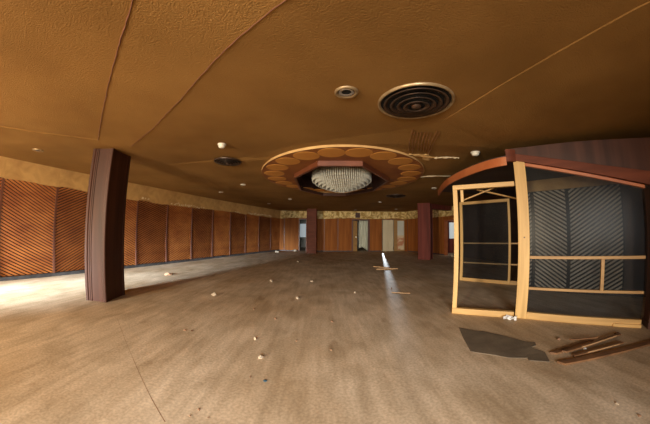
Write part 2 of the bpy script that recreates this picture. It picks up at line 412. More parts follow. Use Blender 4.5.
PLAB = {
    -2: None, -1: None,
    0: 'slatted wood wall panel at the left edge, leftmost, slats running down to the right',
    1: 'slatted wood wall panel just left of the near wooden column, slats rising to the right',
    2: 'slatted wood wall panel partly hidden by the near wooden column, its right end showing',
    3: 'slatted wood wall panel, first full one to the right of the near column',
    4: 'slatted wood wall panel, second full one to the right of the near column',
    5: 'slatted wood wall panel, third full one to the right of the near column, greyer sheen',
    6: 'slatted wood wall panel, fourth full one to the right of the near column',
    7: 'slatted wood wall panel, fifth full one to the right of the near column',
    8: 'dark slatted wood wall panel, third from the far left corner of the room',
    9: 'dark slatted wood wall panel, second from the far left corner of the room',
    10: 'dark slatted wood wall panel, touching the far left corner of the room'}
for i in range(-1, 11):
    p, q = wp(i), wp(i + 1); pw = (q - p).length; ang0 = frame_of(p, q); d_ = (q - p).normalized(); nn = Vector((d_.y, -d_.x, 0))
    lab = PLAB.get(i)
    t = thing('wall_panel', (p.x + nn.x * .004, p.y + nn.y * .004, .0), lab or 'slatted wood wall panel of the left wall beyond the left edge of view', 'wall panel', 'slatted panels along the left wall', ang0)
    mb = MB().box(0, pw, -.022, 0, .085, 2.45); mb.obj('backing', M['slatback'], t)
    mb = slats(MB(), pw - .07, .1, 2.45, math.radians(-27 if i % 2 == 0 else 27), .070, .043, .008, .026, -.02)
    for j in range(len(mb.v)): x, y, z = mb.v[j]; mb.v[j] = (x + .035, y, z)
    mb.obj('slats', M['slat'], t)
    MB().box(-.03, .03, -.062, 0, .085, 2.45).obj('batten', M['batten'], t, bevel=.006)

# flat panels on the far wall
def flat_panel(P, Q, z1, lab, m='panel', th=.03, z0=.0, cat='wall panel'):
    L = math.hypot(Q[0] - P[0], Q[1] - P[1])
    t = thing('wall_panel', (P[0], P[1], 0), lab, cat, 'flat panels along the far wall', frame_of(P, Q))
    MB().box(.02, L - .02, -th, 0, z0 + .06, z1).obj('board', M[m], t, bevel=.004)
    MB().box(0, .04, -th - .012, 0, z0, z1).obj('batten', M['batten'], t)
    MB().box(.04, L, -th - .01, 0, z0, z0 + .06).obj('skirting', M['skirt'], t)
    return t
y = 17.49
flat_panel((-3.95, y), (-2.93, y), 2.4, 'flat brown wood panel on the far wall, next to the left corner')
flat_panel((-2.93, y), (-1.9, y), 2.4, 'flat brown wood panel just left of the pale far doorway')
flat_panel((-1.25, y), (-.06, y), 2.4, 'flat dark wood panel directly behind the far centre column')
flat_panel((-.06, y), (.92, y), 2.4, 'flat orange-brown wood panel just right of the far centre column')
flat_panel((.92, y), (1.93, y), 2.4, 'flat orange-brown wood panel just left of the open far doorway')
flat_panel((3.2, y), (4.06, y), 2.4, 'flat wood panel between the open far doorway and the cream door')
dR = Vector((RS1[0] - RS0[0], RS1[1] - RS0[1], 0)); LR = dR.length; dR.normalize(); nR = Vector((dR.y, -dR.x, 0))
rp = lambda s, o=.01: (RS0[0] + dR.x * s + nR.x * o, RS0[1] + dR.y * s + nR.y * o)
flat_panel(rp(.35), rp(2.4), 2.4, 'wide flat orange-brown wood panel left of the red-brown column')
flat_panel(rp(2.4), rp(3.85), 2.4, 'flat orange-brown wood panel right of the red-brown column')

# dark vent opening in the gold band
t = thing('wall_grille', (2.35, 17.42, 2.42), 'small dark square grille in the gold band above the open far doorway', 'vent')
MB().box(-.17, .17, -.02, 0, 0, .36).obj('frame', M['batten'], t)
mb = MB()
for k in range(5): mb.box(-.14, .14, -.035, -.02, .04 + k * .065, .07 + k * .065)
mb.obj('grille_bars', M['black'], t)

# ------------------------------------------------------------------ rooms beyond the doorways
struct('wall_hall', MB().box(-4.5, 9.0, 22.0, 22.2, 0, 3.2), M['hall'])
struct('wall_hall_left', MB().box(-4.5, -4.3, 17.8, 22, 0, 3.2), M['hall'])
struct('wall_hall_divider', MB().box(-.6, -.4, 17.75, 22, 0, 3.2), M['hall'])
struct('wall_hall_right', MB().box(3.35, 3.45, 17.75, 22, 0, 3.2), M['hall'])
struct('wall_hall_end', MB().box(10.2, 10.4, 8.0, 22.2, 0, 3.2), M['hall'])
def lit_window(name, x0, x1, y, z0, z1, m='pane'):
    f = MB().box(x0 - .06, x0, y - .05, y, z0 - .06, z1 + .06).box(x1, x1 + .06, y - .05, y, z0 - .06, z1 + .06)
    f.box(x0, x1, y - .05, y, z1, z1 + .06).box(x0, x1, y - .05, y, z0 - .06, z0)
    o = struct(name, f, M['hall']); g = MB().box(x0, x1, y - .03, y - .02, z0, z1).obj('pane', M[m], o); return o
lit_window('window_4', -2.4, -1.6, 21.99, .9, 2.1)
lit_window('window_5', .2, 1.2, 21.99, .9, 2.1)  # added glowing pane, out of view, lights the hall behind the open doorway

def jamb(name, x0, x1, y, z1, m, w=.07, d=.12):
    mb = MB().box(x0, x0 + w, y - d, y + .1, 0, z1).box(x1 - w, x1, y - d, y + .1, 0, z1).box(x0 + w, x1 - w, y - d, y + .1, z1 - w, z1)
    return struct(name, mb, m, bevel=.004)
jamb('door_1', -1.87, -1.28, 17.56, 2.33, M['batten'])
jamb('door_2', 1.93, 3.2, 17.56, 2.33, M['batten'], .09)
# pale door post leaning inside the opening, and the pale sheet behind
t = thing('door_leaf', (2.03, 17.5, 0), 'narrow pale brown door leaf standing open at the left of the far doorway', 'door', None, math.radians(12))
MB().box(0, .30, -.04, 0, .02, 2.2).obj('leaf', M['rail'], t, bevel=.004)
MB().box(.2, .26, -.09, -.04, .98, 1.06).obj('door_handle', M['chrome'], t, bevel=.01)
v = []; f = []
nx, nz = 28, 16
for j in range(nz + 1):
    z = .15 + 2.1 * j / nz
    for i in range(nx + 1):
        u = i / nx
        v.append((2.52 + .72 * u + .03 * math.sin(z * 3), 18.1 + .05 * math.sin(u * 22 + z * .8) + .12 * math.sin(z * 2.1 + u * 3) * (1 - j / nz), z + .12 * math.sin(u * 5) * (1 - j / nz)))
for j in range(nz):
    for i in range(nx): a = j * (nx + 1) + i; f.append((a, a + 1, a + nx + 2, a + nx + 1))
mb = MB().add(v, f); o = mb.obj('hanging_sheet', M['cloth'], None, True)
sm = o.modifiers.new('thick', 'SOLIDIFY'); sm.thickness = .006
props(o, 'pale greenish white sheet hanging inside the open far doorway', 'sheet')
bar = MB().box(2.42, 3.34, 18.07, 18.12, 2.26, 2.30).obj('hanging_rail', M['batten'])
props(bar, 'dark rail carrying the pale sheet inside the open far doorway', 'rail')

# cream folding door and glazed door in the third opening (narrow gap left at its left side)
t = thing('folding_door', (4.19, 17.5, 0), 'tall cream folding door on the far wall, left of the glazed door', 'door')
for k, (x0, x1, a) in enumerate(((0, .40, .0), (.405, .80, .07))):
    v_ = MB().box(x0, x1, -.04 - a * 0, 0, .02, 2.28); v_.obj('leaf', M['cream'], t, bevel=.006)
    MB().box(x0 + .05, x1 - .05, -.05, -.04, 1.2, 2.15).obj('raised_field', M['cream'], t, bevel=.004)
    MB().box(x0 + .05, x1 - .05, -.05, -.04, .15, 1.05).obj('raised_field', M['cream'], t, bevel=.004)
t = thing('glazed_door', (5.03, 17.5, 0), 'narrow door with frosted upper pane and peeling pink lower panel on far wall', 'door')
mb = MB().box(0, .26, -.04, 0, .02, 2.3).box(.76, .82, -.04, 0, .02, 2.3).box(.26, .76, -.04, 0, 2.22, 2.3).box(.26, .76, -.04, 0, .02, .1)
mb.obj('door_frame', M['rail'], t)
MB().box(.26, .76, -.03, -.01, 1.15, 2.22).obj('frosted_pane', M['milk'], t)
MB().box(.26, .76, -.03, -.005, .1, 1.15).obj('lower_panel', M['pinkp'], t)

# doorway in the slanting far right wall
def onR(o, s=0, off=0):
    p = rp(s, off); o.location = (p[0], p[1], 0); o.rotation_euler = (0, 0, frame_of(RS0, RS1)); return o
mb = MB().box(3.88, 3.96, -.05, .2, 0, 2.12).box(4.74, 4.82, -.05, .2, 0, 2.12).box(3.96, 4.74, -.05, .2, 2.04, 2.12)
onR(struct('door_3', mb, M['orangewood']))
# room beyond with a small lit window
struct('wall_side_room', MB().box(7.9, 9.9, 15.9, 16.0, 0, 3.2), M['darkwall'])
t = thing('half_glazed_door', (8.02, 14.95, 0), 'dark red door with a lit upper pane beyond the far right doorway', 'door')
MB().box(0, 1.2, 0, .05, .02, .95).obj('lower_panel', M['mahored'], t)
mb = MB().box(0, .1, 0, .05, .95, 2.1).box(1.1, 1.2, 0, .05, .95, 2.1).box(.1, 1.1, 0, .05, 2.0, 2.1)
mb.obj('door_frame', M['mahored'], t)
MB().box(.1, 1.1, .01, .03, .95, 2.0).obj('upper_pane', M['pane'], t)

# ------------------------------------------------------------------ columns
def column(loc, rz, w, d, h, m, label, name='column'):
    """local origin at the near corner; +x along the front to the right is -w..0, depth +y"""
    t = thing(name, (loc[0], loc[1], 0), label, 'column', None, rz)
    MB().box(-w + .02, -.02, .02, d - .02, 0, h).obj('shaft', m, t)
    for x in (-w, -.07):
        for yy in (0, d - .07):
            mb = MB().prism([(x + .012, yy), (x + .058, yy), (x + .07, yy + .012), (x + .07, yy + .058), (x + .058, yy + .07), (x + .012, yy + .07), (x, yy + .058), (x, yy + .012)], 0, h)
            mb.obj('corner_strip', m, t)
    for x in (-w + .10, -w + .14):
        MB().box(x - .012, x + .012, .008, .022, 0, h).obj('bead', m, t)
    return t
column((-3.95, 3.52), math.atan2(.2, .98), .48, .66, 2.93, M['maho'], 'dark wooden column nearest the camera, standing in front of the slatted left wall')
column((-.54, 15.7), 0, .64, .6, 2.93, M['headerw'], 'brown wooden column at the far end, left of centre')
column((5.26, 11.62), math.atan2(-.37, .5), .66, .6, 2.93, M['mahored'], 'red-brown wooden column on the right, with a beam running from its top')
bt = thing('ceiling_beam', (5.3, 11.9, 2.62), 'purplish red beam running right from the top of the red-brown column', 'beam', None, math.atan2(1.55, 2.5))
MB().box(.0, 2.9, 0, .35, 0, .3).obj('beam_body', M['mahored'], bt, bevel=.008)

# dark post at the right edge
t = thing('booth_post', (4.44, 1.86, 0), 'near black post closing the glazed partition at the right edge', 'post', None, math.radians(-46))
MB().box(0, .22, -.10, .14, 0, 1.93).obj('shaft', M['maho'], t, bevel=.01)
MB().box(-.01, .23, -.115, .15, 0, .09).obj('plinth', M['maho'], t, bevel=.004)

# ------------------------------------------------------------------ timber booth
PP, PQ = Vector((3.10, 3.27, 0)), Vector((4.40, 1.91, 0)); rzP = frame_of(PP, PQ)
t = thing('glazed_partition', PP, 'large pale pine glazed partition at the right, with two cross rails', 'partition', None, rzP)
MB().face_prism([(-.03, 0), (.15, 0), (.15, 2.51), (-.03, 2.53)], -.06, .06).obj('post', M['pine'], t, bevel=.006)
MB().box(.15, 1.86, -.05, .05, 0, .11).obj('bottom_rail', M['pineh'], t, bevel=.005)
MB().box(1.45, 1.86, -.075, -.05, .0, .045).obj('loose_strip', M['pineh'], t, bevel=.003)
MB().box(.15, 1.86, -.03, .03, .955, 1.0).obj('cross_rail', M['rail'], t, bevel=.004)
MB().box(.15, 1.86, -.03, .03, .47, .51).obj('cross_rail', M['rail'], t, bevel=.004)
MB().box(1.22, 1.27, -.03, .03, .51, .955).obj('glazing_bar', M['rail'], t, bevel=.004)
MB().face_prism([(.15, 2.42), (1.90, 1.92), (1.90, 1.965), (.15, 2.47)], -.04, .05).obj('top_rail', M['orangewood'], t, bevel=.003)
MB().face_prism([(.15, .11), (1.86, .11), (1.86, 1.95), (.15, 2.44)], -.004, .004).obj('glass_pane', M['glass'], t)
MB().lathe([(0, .0), (.012, .0), (.012, .006), (0, .006)], 12).obj('bolt_head', M['darkmetal'], t).matrix_local = Matrix.Translation((.07, -.066, 1.29)) @ Matrix.Rotation(PI / 2, 4, 'X')

hc = thing('booth_canopy', PP, 'dark roof of the timber booth with a sloping header and a curved orange-brown fascia', 'canopy', None, rzP); t = hc
MB().face_prism([(-.05, 2.53), (.15, 2.475), (1.98, 1.955), (2.02, 2.14), (1.29, 2.30), (.70, 2.45), (.02, 2.63)], -.075, .03).obj('header_board', M['headerw'], t, bevel=.006)
MB().face_prism([(-.06, 2.56), (.03, 2.60), (1.29, 2.27), (2.05, 2.10), (2.6, 2.0), (2.6, 2.60), (1.24, 2.70), (.88, 2.72), (-.06, 2.75)], .0, .04).obj('upper_board', M['maho'], t, bevel=.004)

# curved orange fascia at the left side of the booth roof, and the roof behind
O = Vector((0, 0, 0)); INV = (Matrix.Translation(PP) @ Matrix.Rotation(rzP, 4, 'Z')).inverted()
path = [(3.06, 3.20), (2.92, 3.22), (2.80, 3.36), (2.70, 3.62), (2.66, 4.0), (2.66, 4.5), (2.74, 5.05), (2.92, 5.7), (3.25, 6.6)]
pts = []
for i in range(len(path) - 1):
    for k in range(4):
        u = k / 4; p0 = path[max(i - 1, 0)]; p1 = path[i]; p2 = path[i + 1]; p3 = path[min(i + 2, len(path) - 1)]
        pts.append(tuple(.5 * (2 * p1[j] + (p2[j] - p0[j]) * u + (2 * p0[j] - 5 * p1[j] + 4 * p2[j] - p3[j]) * u * u + (3 * p1[j] - p0[j] - 3 * p2[j] + p3[j]) * u ** 3) for j in (0, 1)))
pts.append(path[-1])
def ribbon(pts, z0, z1, th):
    mb = MB(); n = len(pts); v = []
    for i, p in enumerate(pts):
        a = Vector(pts[max(i - 1, 0)]); b = Vector(pts[min(i + 1, n - 1)]); d = (b - a).normalized(); s = Vector((d.y, -d.x)) * th
        for q, z in ((Vector(p), z0), (Vector(p), z1), (Vector(p) + s, z1), (Vector(p) + s, z0)): v.append((q.x - O.x, q.y - O.y, z))
    f = [(4 * i + a, 4 * i + (a + 1) % 4, 4 * i + 4 + (a + 1) % 4, 4 * i + 4 + a) for i in range(n - 1) for a in range(4)]
    f += [(0, 1, 2, 3), (4 * n - 4, 4 * n - 1, 4 * n - 2, 4 * n - 3)]
    return mb.add(v, f)
ribbon(pts[5:], 2.44, 2.58, .04).obj('fascia', M['orangewood'], t).matrix_local = INV
ribbon(pts[:6], 2.50, 2.70, .05).obj('corner_block', M['headerw'], t).matrix_local = INV
roof = [(p[0] - O.x + .02, p[1] - O.y) for p in pts[4:]] + [(7.6 - O.x, 7.5 - O.y), (8.0 - O.x, 1.2 - O.y), (5.0 - O.x, 1.3 - O.y), (3.2 - O.x, 3.2 - O.y)]
MB().prism(roof[::-1], 2.56, 2.60).obj('roof_board', M['darkwall'], t).matrix_local = INV

# open door frame
FP, FQ = Vector((2.20, 3.87, 0)), Vector((3.04, 3.29, 0)); rzF = frame_of(FP, FQ)
t = thing('open_frame', FP, 'empty pale pine door frame left of the glazed partition', 'frame', None, rzF)
Lf = (FQ - FP).length
MB().box(0, .075, -.05, .05, .10, 2.11).obj('stile', M['pine'], t, bevel=.005)
MB().box(0, Lf, -.05, .05, 2.11, 2.185).obj('top_rail', M['pineh'], t, bevel=.005)
MB().box(0, Lf, -.05, .05, 0, .10).obj('sill', M['pineh'], t, bevel=.005)
MB().box(.12, .17, .08, .14, 1.9, 2.13).obj('stub', M['pine'], t, bevel=.003)
def stick(name, a, b, w, m, parent):
    a, b = Vector(a), Vector(b); L = (b - a).length
    o = MB().box(-w / 2, w / 2, -w / 2, w / 2, 0, L).obj(name, m, parent, bevel=w * .1)
    o.matrix_local = Matrix.Translation(a) @ Vector((0, 0, 1)).rotation_difference((b - a).normalized()).to_matrix().to_4x4(); return o
stick('brace', (.12, .15, 1.93), (.75, .25, 2.16), .022, M['rail'], t)
stick('brace', (.40, .3, 2.14), (1.2, .55, 1.95), .022, M['rail'], t)

# second partition deeper in the booth
IP, IQ = Vector((3.90, 6.50, 0)), Vector((4.824, 5.436, 0)); rzI = frame_of(IP, IQ)
t = thing('glazed_partition', IP, 'smaller looking pine glazed frame seen through the empty door frame', 'partition', None, rzI)
Li = (IQ - IP).length
MB().box(0, .08, -.04, .04, 0, 2.24).obj('stile', M['pine'], t, bevel=.005)
MB().box(Li - .06, Li, -.04, .04, 0, 2.24).obj('stile', M['pine'], t, bevel=.005)
MB().box(.08, Li - .06, -.04, .04, 2.16, 2.24).obj('top_rail', M['pineh'], t, bevel=.005)
MB().box(.08, Li - .06, -.04, .04, 0, .09).obj('bottom_rail', M['pineh'], t, bevel=.005)
MB().box(Li, Li + .7, -.03, .03, 0, .10).obj('bottom_rail', M['rail'], t)
for z in (.50, 1.05): MB().box(.08, Li + .7, .012, .035, z, z + .035).obj('cross_rail', M['rail'], t)
MB().box(.08, Li - .06, -.004, .004, .09, 2.16).obj('glass_pane', M['glass'], t)

# slatted wall inside the booth
B0, B1 = Vector((4.855, 4.643, 0)), Vector((6.12, 3.0, 0)); rzB = frame_of(B0, B1)
dB = (B1 - B0).normalized()
o = struct('wall_booth', MB().box(-.22, 4.6, .0, .1, 0, 2.55), M['darkwall']); o.location = B0; o.rotation_euler = (0, 0, rzB)
o = struct('trim_4', MB().box(-.22, 1.95, -.05, 0, 2.29, 2.55), M['band']); o.location = B0; o.rotation_euler = (0, 0, rzB)
for s, w, a, lab in ((-.22, .20, 33, 'slatted panel seen as a sliver behind the glass beside the pine post'),
                     (0, .77, -33, 'grey slatted panel behind the glass, slats falling to the right to the middle batten'),
                     (.79, 1.16, 33, 'grey slatted panel behind the glass, slats rising to the right from the middle batten')):
    p = B0 + dB * s
    t = thing('wall_panel', p, lab, 'wall panel', 'slatted panels behind the booth glass', rzB)
    MB().box(0, w, -.018, -.001, .05, 2.28).obj('backing', M['black'], t)
    mb = slats(MB(), w - .06, .08, 2.28, math.radians(a), .076, .038, .010, .026, -.018)
    for j in range(len(mb.v)): x, yv, z = mb.v[j]; mb.v[j] = (x + .03, yv, z)
    mb.obj('slats', M['greyslat'], t)
    MB().box(-.022, .022, -.05, 0, .0, 2.28).obj('batten', M['black'], t)

# ------------------------------------------------------------------ ceiling rosette + chandelier
t = thing('ceiling_rosette', (0, 0, 0), 'large round ceiling rosette with orange discs around the octagonal recess', 'rosette')
RC = (.45, 6.55); n = 96
outer = [(RC[0] + 2.12 * math.cos(2 * PI * i / n), RC[1] + 2.52 * math.sin(2 * PI * i / n)) for i in range(n)]
zt = 2.865
loops = [[Vector((x, y, 0)) for x, y in outer], [Vector((x, y, 0)) for x, y in OCT]]
fl = tessellate_polygon(loops); vs = [(p.x, p.y, zt) for l in loops for p in l]
mb = MB(); mb.add(vs, fl); mb.obj('ring_board', M['rosette'], t)
mb = MB(); k = len(outer)
mb.add([(x, y, zt - .004) for x, y in outer] + [(x, y, 2.91) for x, y in outer] + [(RC[0] + (x - RC[0]) * .997, RC[1] + (y - RC[1]) * .997, zt - .004) for x, y in outer],
       [(i, (i + 1) % k, k + (i + 1) % k, k + i) for i in range(k)] + [(i, (i + 1) % k, 2 * k + (i + 1) % k, 2 * k + i) for i in range(k)])
mb.obj('edge_bead', M['band'], t)
ND = 22
for i in range(ND):
    a = 2 * PI * i / ND - math.radians(84.5)
    x, yy = RC[0] + 1.80 * math.cos(a), RC[1] + 2.20 * math.sin(a)
    c = MB().lathe([(0, zt - .006), (.255, zt - .006), (.262, zt - .002), (.262, zt + .002)], 32).obj('disc', M['disc'], t)
    c.location = (x, yy, 0)
    c['label'] = 'round orange disc'
# lip of the recess and its inside
def octs(k, z):
    cx, cy = .45, 7.05; return [(cx + (x - cx) * k, cy + (y - cy) * k, z) for x, y in OCT]
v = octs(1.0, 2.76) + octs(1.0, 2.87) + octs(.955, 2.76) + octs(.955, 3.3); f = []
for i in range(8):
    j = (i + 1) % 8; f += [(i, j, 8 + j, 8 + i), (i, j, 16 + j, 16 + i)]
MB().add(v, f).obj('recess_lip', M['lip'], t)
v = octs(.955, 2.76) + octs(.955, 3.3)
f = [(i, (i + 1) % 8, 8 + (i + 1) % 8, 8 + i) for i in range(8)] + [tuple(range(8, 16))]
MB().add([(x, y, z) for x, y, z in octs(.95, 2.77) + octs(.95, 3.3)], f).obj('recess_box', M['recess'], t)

CC = Vector((.44, 6.42, 2.96))
t = thing('chandelier', CC, 'wide tiered crystal chandelier hanging in the octagonal ceiling recess', 'chandelier')
MB().lathe([(0, .34), (.16, .34), (.16, .30), (.02, .28), (.02, .02), (.6, .02), (.6, 0), (0, 0)], 32).obj('mounting_frame', M['brass'], t)
tiers = [(.78, 0, -.24), (.70, -.18, -.31), (.61, -.24, -.36), (.51, -.29, -.40), (.405, -.33, -.44), (.295, -.37, -.47), (.18, -.40, -.50), (.07, -.43, -.52)]
drops = []
for r, za, zb in tiers:
    MB().lathe([(r - .012, za), (r + .012, za), (r + .012, za + .018), (r - .012, za + .018), (r - .012, za)], 64).obj('tier_ring', M['brass'], t)
    n = max(5, int(2 * PI * r / .055))
    for i in range(n):
        a = 2 * PI * i / n + r; drops.append((r, a, za, zb))
def crystal(mb, r, a, za, zb, base=(0, 0)):
    w = .019; x, y = r * math.cos(a), r * math.sin(a); L = za - zb; q = []
    for zz, k in ((za, .35), (za - .02, 1), (zb + .03, .9), (zb, .15)):
        for i in range(6):
            b = a + i * PI / 3; q.append((x + w * k * math.cos(b), y + w * k * math.sin(b), zz))
    f = [(6 * l + i, 6 * l + (i + 1) % 6, 6 * l + 6 + (i + 1) % 6, 6 * l + 6 + i) for l in range(3) for i in range(6)]
    f += [tuple(range(6))[::-1], tuple(range(18, 24))]
    mb.add(q, f)
drops.sort(key=lambda d: -(abs(d[2] - d[3]) * (1 if math.sin(d[1]) < .1 else .2) * (1.3 - math.sin(d[1]))))
for d in drops[:100]:
    mb = MB(); crystal(mb, *d); mb.obj('crystal_drop', M['crystal'], t)
mb = MB()
for d in drops[100:]: crystal(mb, *d)
o = mb.obj('crystal_drops', M['crystal'], t); o['kind'] = 'stuff'

# ------------------------------------------------------------------ ceiling fittings (local -z hangs down)
def diffuser(x, y, r, label, m='metal'):
    t = thing('air_diffuser', (0, 0, 0), label, 'vent', 'round ceiling air diffusers'); mount(t, x, y)
    MB().lathe([(r * 1.0, 0), (r * 1.0, -.02), (r * .975, -.03), (r * .93, -.02), (r * .92, .0)], 56).obj('rim', M[m], t, True)
    MB().lathe([(0, -.003), (r * .93, -.003)], 40).obj('dark_throat', M['black'], t)
    for k in range(4):
        q = r * (.76 - .17 * k); zz = -.012 - .012 * k
        MB().lathe([(q, zz), (q + .045 * r / .47, zz - .016), (q + .045 * r / .47, zz - .022), (q - .01, zz - .006), (q, zz)], 48).obj('louvre_ring', M['darkmetal'], t, True)
    MB().lathe([(0, -.075), (r * .12, -.07), (r * .14, -.03), (0, -.02)], 24).obj('core', M['darkmetal'], t, True)
    return t
diffuser(1.05, 2.50, .44, 'large round bronze rimmed air diffuser overhead, right of the small downlight')
diffuser(-2.12, 4.93, .30, 'dark round air diffuser on the left of the ceiling, below the white detector', 'darkmetal')
bpy.data.objects['air_diffuser.001'].rotation_euler = (0, 0, 0); bpy.data.objects['air_diffuser.001'].location.z -= .012
diffuser(2.92, 9.80, .40, 'far dark air diffuser beyond the right side of the rosette', 'darkmetal')

def downlight(x, y, r, label, tilt=False):
    t = thing('downlight', (0, 0, 0), label, 'downlight', 'recessed ceiling downlights'); mount(t, x, y)
    MB().lathe([(r, 0), (r, -.012), (r * .85, -.022), (r * .70, -.012), (r * .66, -.002)], 32).obj('trim_ring', M['metal'] if r > .09 else M['white'], t, True)
    MB().lathe([(0, -.002), (r * .68, -.002)], 24).obj('dark_opening', M['black'], t)
    MB().lathe([(r * .40, -.004), (r * .62, -.014), (r * .66, -.010), (r * .5, -.002)], 24).obj('reflector', M['chrome'], t, True)
    return t
downlight(.22, 2.37, .125, 'round downlight overhead with a pale ring, left of the big diffuser')
downlight(-6.0, 3.15, .12, 'downlight at the left edge of the ceiling, above the leftmost slatted panel')
for x, yy, lab in ((-2.69, 7.65, 'downlight left of the rosette, beyond the dark left diffuser'),
                   (-4.13, 9.14, 'downlight closest to the tan wall band, lower left of the others'),
                   (-3.06, 13.08, 'downlight in the far left part of the ceiling, near the gold band'),
                   (-1.63, 11.2, 'downlight behind the rosette, in front of the far centre column'),
                   (2.75, 11.99, 'downlight behind the chandelier on the right, left of the far cream door'),
                   (4.63, 15.54, 'downlight closest to the far gold band, above the cream door'),
                   (3.74, 7.87, 'bright downlight between the rosette and the red beam'),
                   (2.05, 16.4, 'tiny downlight above the far wall grille')):
    downlight(x, yy, .09, lab)
def detector(x, y, r, lab):
    t = thing('smoke_detector', (0, 0, 0), lab, 'smoke detector', 'white ceiling smoke detectors'); mount(t, x, y)
    MB().lathe([(0, -.0), (r, 0), (r, -.02), (r * .92, -.025)], 32).obj('base_plate', M['white'], t, True)
    MB().lathe([(r * .8, -.02), (r * .8, -.05), (r * .6, -.072), (0, -.078)], 32).obj('sensor_head', M['white'], t, True)
detector(-1.82, 3.91, .075, 'white smoke detector on the left of the ceiling, next to the dark diffuser')
detector(2.85, 4.04, .09, 'white smoke detector on the right of the ceiling, above the booth fascia')

# ------------------------------------------------------------------ floor things
def poly_slab(name, pts, z, th, m, label, cat, wob=.004):
    mb = MB(); fl_ = tessellate_polygon([[Vector((x, y, 0)) for x, y in pts]]); n = len(pts)
    zz = [z + th + R.uniform(0, wob) for _ in pts]
    v = [(x, y, z) for x, y in pts] + [(x, y, q) for (x, y), q in zip(pts, zz)]
    f = [tuple(t) for t in fl_] + [tuple(i + n for i in t) for t in fl_] + [(i, (i + 1) % n, n + (i + 1) % n, n + i) for i in range(n)]
    o = mb.add(v, f).obj(name, m); return props(o, label, cat)
poly_slab('floor_mat', [(1.944, 3.182), (2.13, 2.97), (2.19, 2.96), (2.40, 2.66), (2.50, 2.43), (2.60, 2.36), (2.54, 2.28), (2.44, 2.27), (2.50, 2.10), (2.36, 1.89), (2.18, 2.02), (2.20, 2.07), (2.02, 2.16), (1.85, 2.32), (1.692, 2.45), (1.80, 2.80)],
          .0005, .006, M['mat_'], 'dark torn sheet of matting lying flat in front of the booth', 'mat')
def plank(a, b, w, h, z, m, label, za=0, zb=0, split=True):
    a, b = Vector((*a, z + za)), Vector((*b, z + zb)); L = (b - a).length; d = b - a
    t = thing('plank', a, label, 'plank', 'broken planks on the floor by the booth', math.atan2(d.y, d.x))
    e1, e2 = R.uniform(-.05, .05), R.uniform(-.04, .04)
    sh = (zb - za)
    v = [(0, -w / 2, 0), (e1, w / 2, 0), (L + e2, w / 2, sh), (L, -w / 2, sh)]
    v = v + [(x, y, zz + h) for x, y, zz in v]
    MB().add(v, [(0, 1, 2, 3), (4, 7, 6, 5), (0, 4, 5, 1), (1, 5, 6, 2), (2, 6, 7, 3), (3, 7, 4, 0)]).obj('board', m, t, bevel=.003)
    if split: MB().box(L * .25, L * .9, -w / 2 - .002, -w / 2 + .012, sh * .5 + h - .006, sh * .5 + h + .003).obj('splintered_edge', M['plankl'], t)
    return t
plank((2.46, 1.80), (3.95, 1.50), .085, .022, .0, M['plank'], 'longest dark plank on the floor at the lower right, nearest of the pile', split=False)
plank((2.70, 1.86), (3.55, 1.74), .05, .02, .001, M['plank'], 'plank with a pale splintered edge lying behind the longest one', .0, .01)
plank((2.57, 2.02), (3.30, 2.03), .065, .02, .0, M['plank'], 'short dark plank at the left end of the broken pile')
plank((2.67, 1.95), (3.75, 1.90), .05, .02, .024, M['plank'], 'thin plank lying across the middle of the broken pile', 0, .0)
plank((2.98, 2.12), (3.35, 1.98), .03, .015, .046, M['plank'], 'small splinter of wood on top at the back of the pile', split=False)
# sticks at the far centre
def sticks(a, b, w, label):
    a, b = Vector((*a, .0)), Vector((*b, .0)); d = b - a
    o = MB().box(0, d.length, -w / 2, w / 2, 0, w * .6).obj('lath', M['plankl']); o.location = a; o.rotation_euler = (0, 0, math.atan2(d.y, d.x))
    return props(o, label, 'lath', 'laths on the far floor')
sticks((1.97, 9.75), (2.5, 9.35), .05, 'upper of two pale laths on the floor near the light streak')
sticks((1.92, 9.0), (2.75, 9.05), .06, 'lower of two pale laths on the floor near the light streak')
sticks((1.55, 5.5), (1.95, 5.35), .018, 'thin dark stick on the floor in front of the light streak')['label'] = 'thin stick on the floor between the laths and the torn matting'

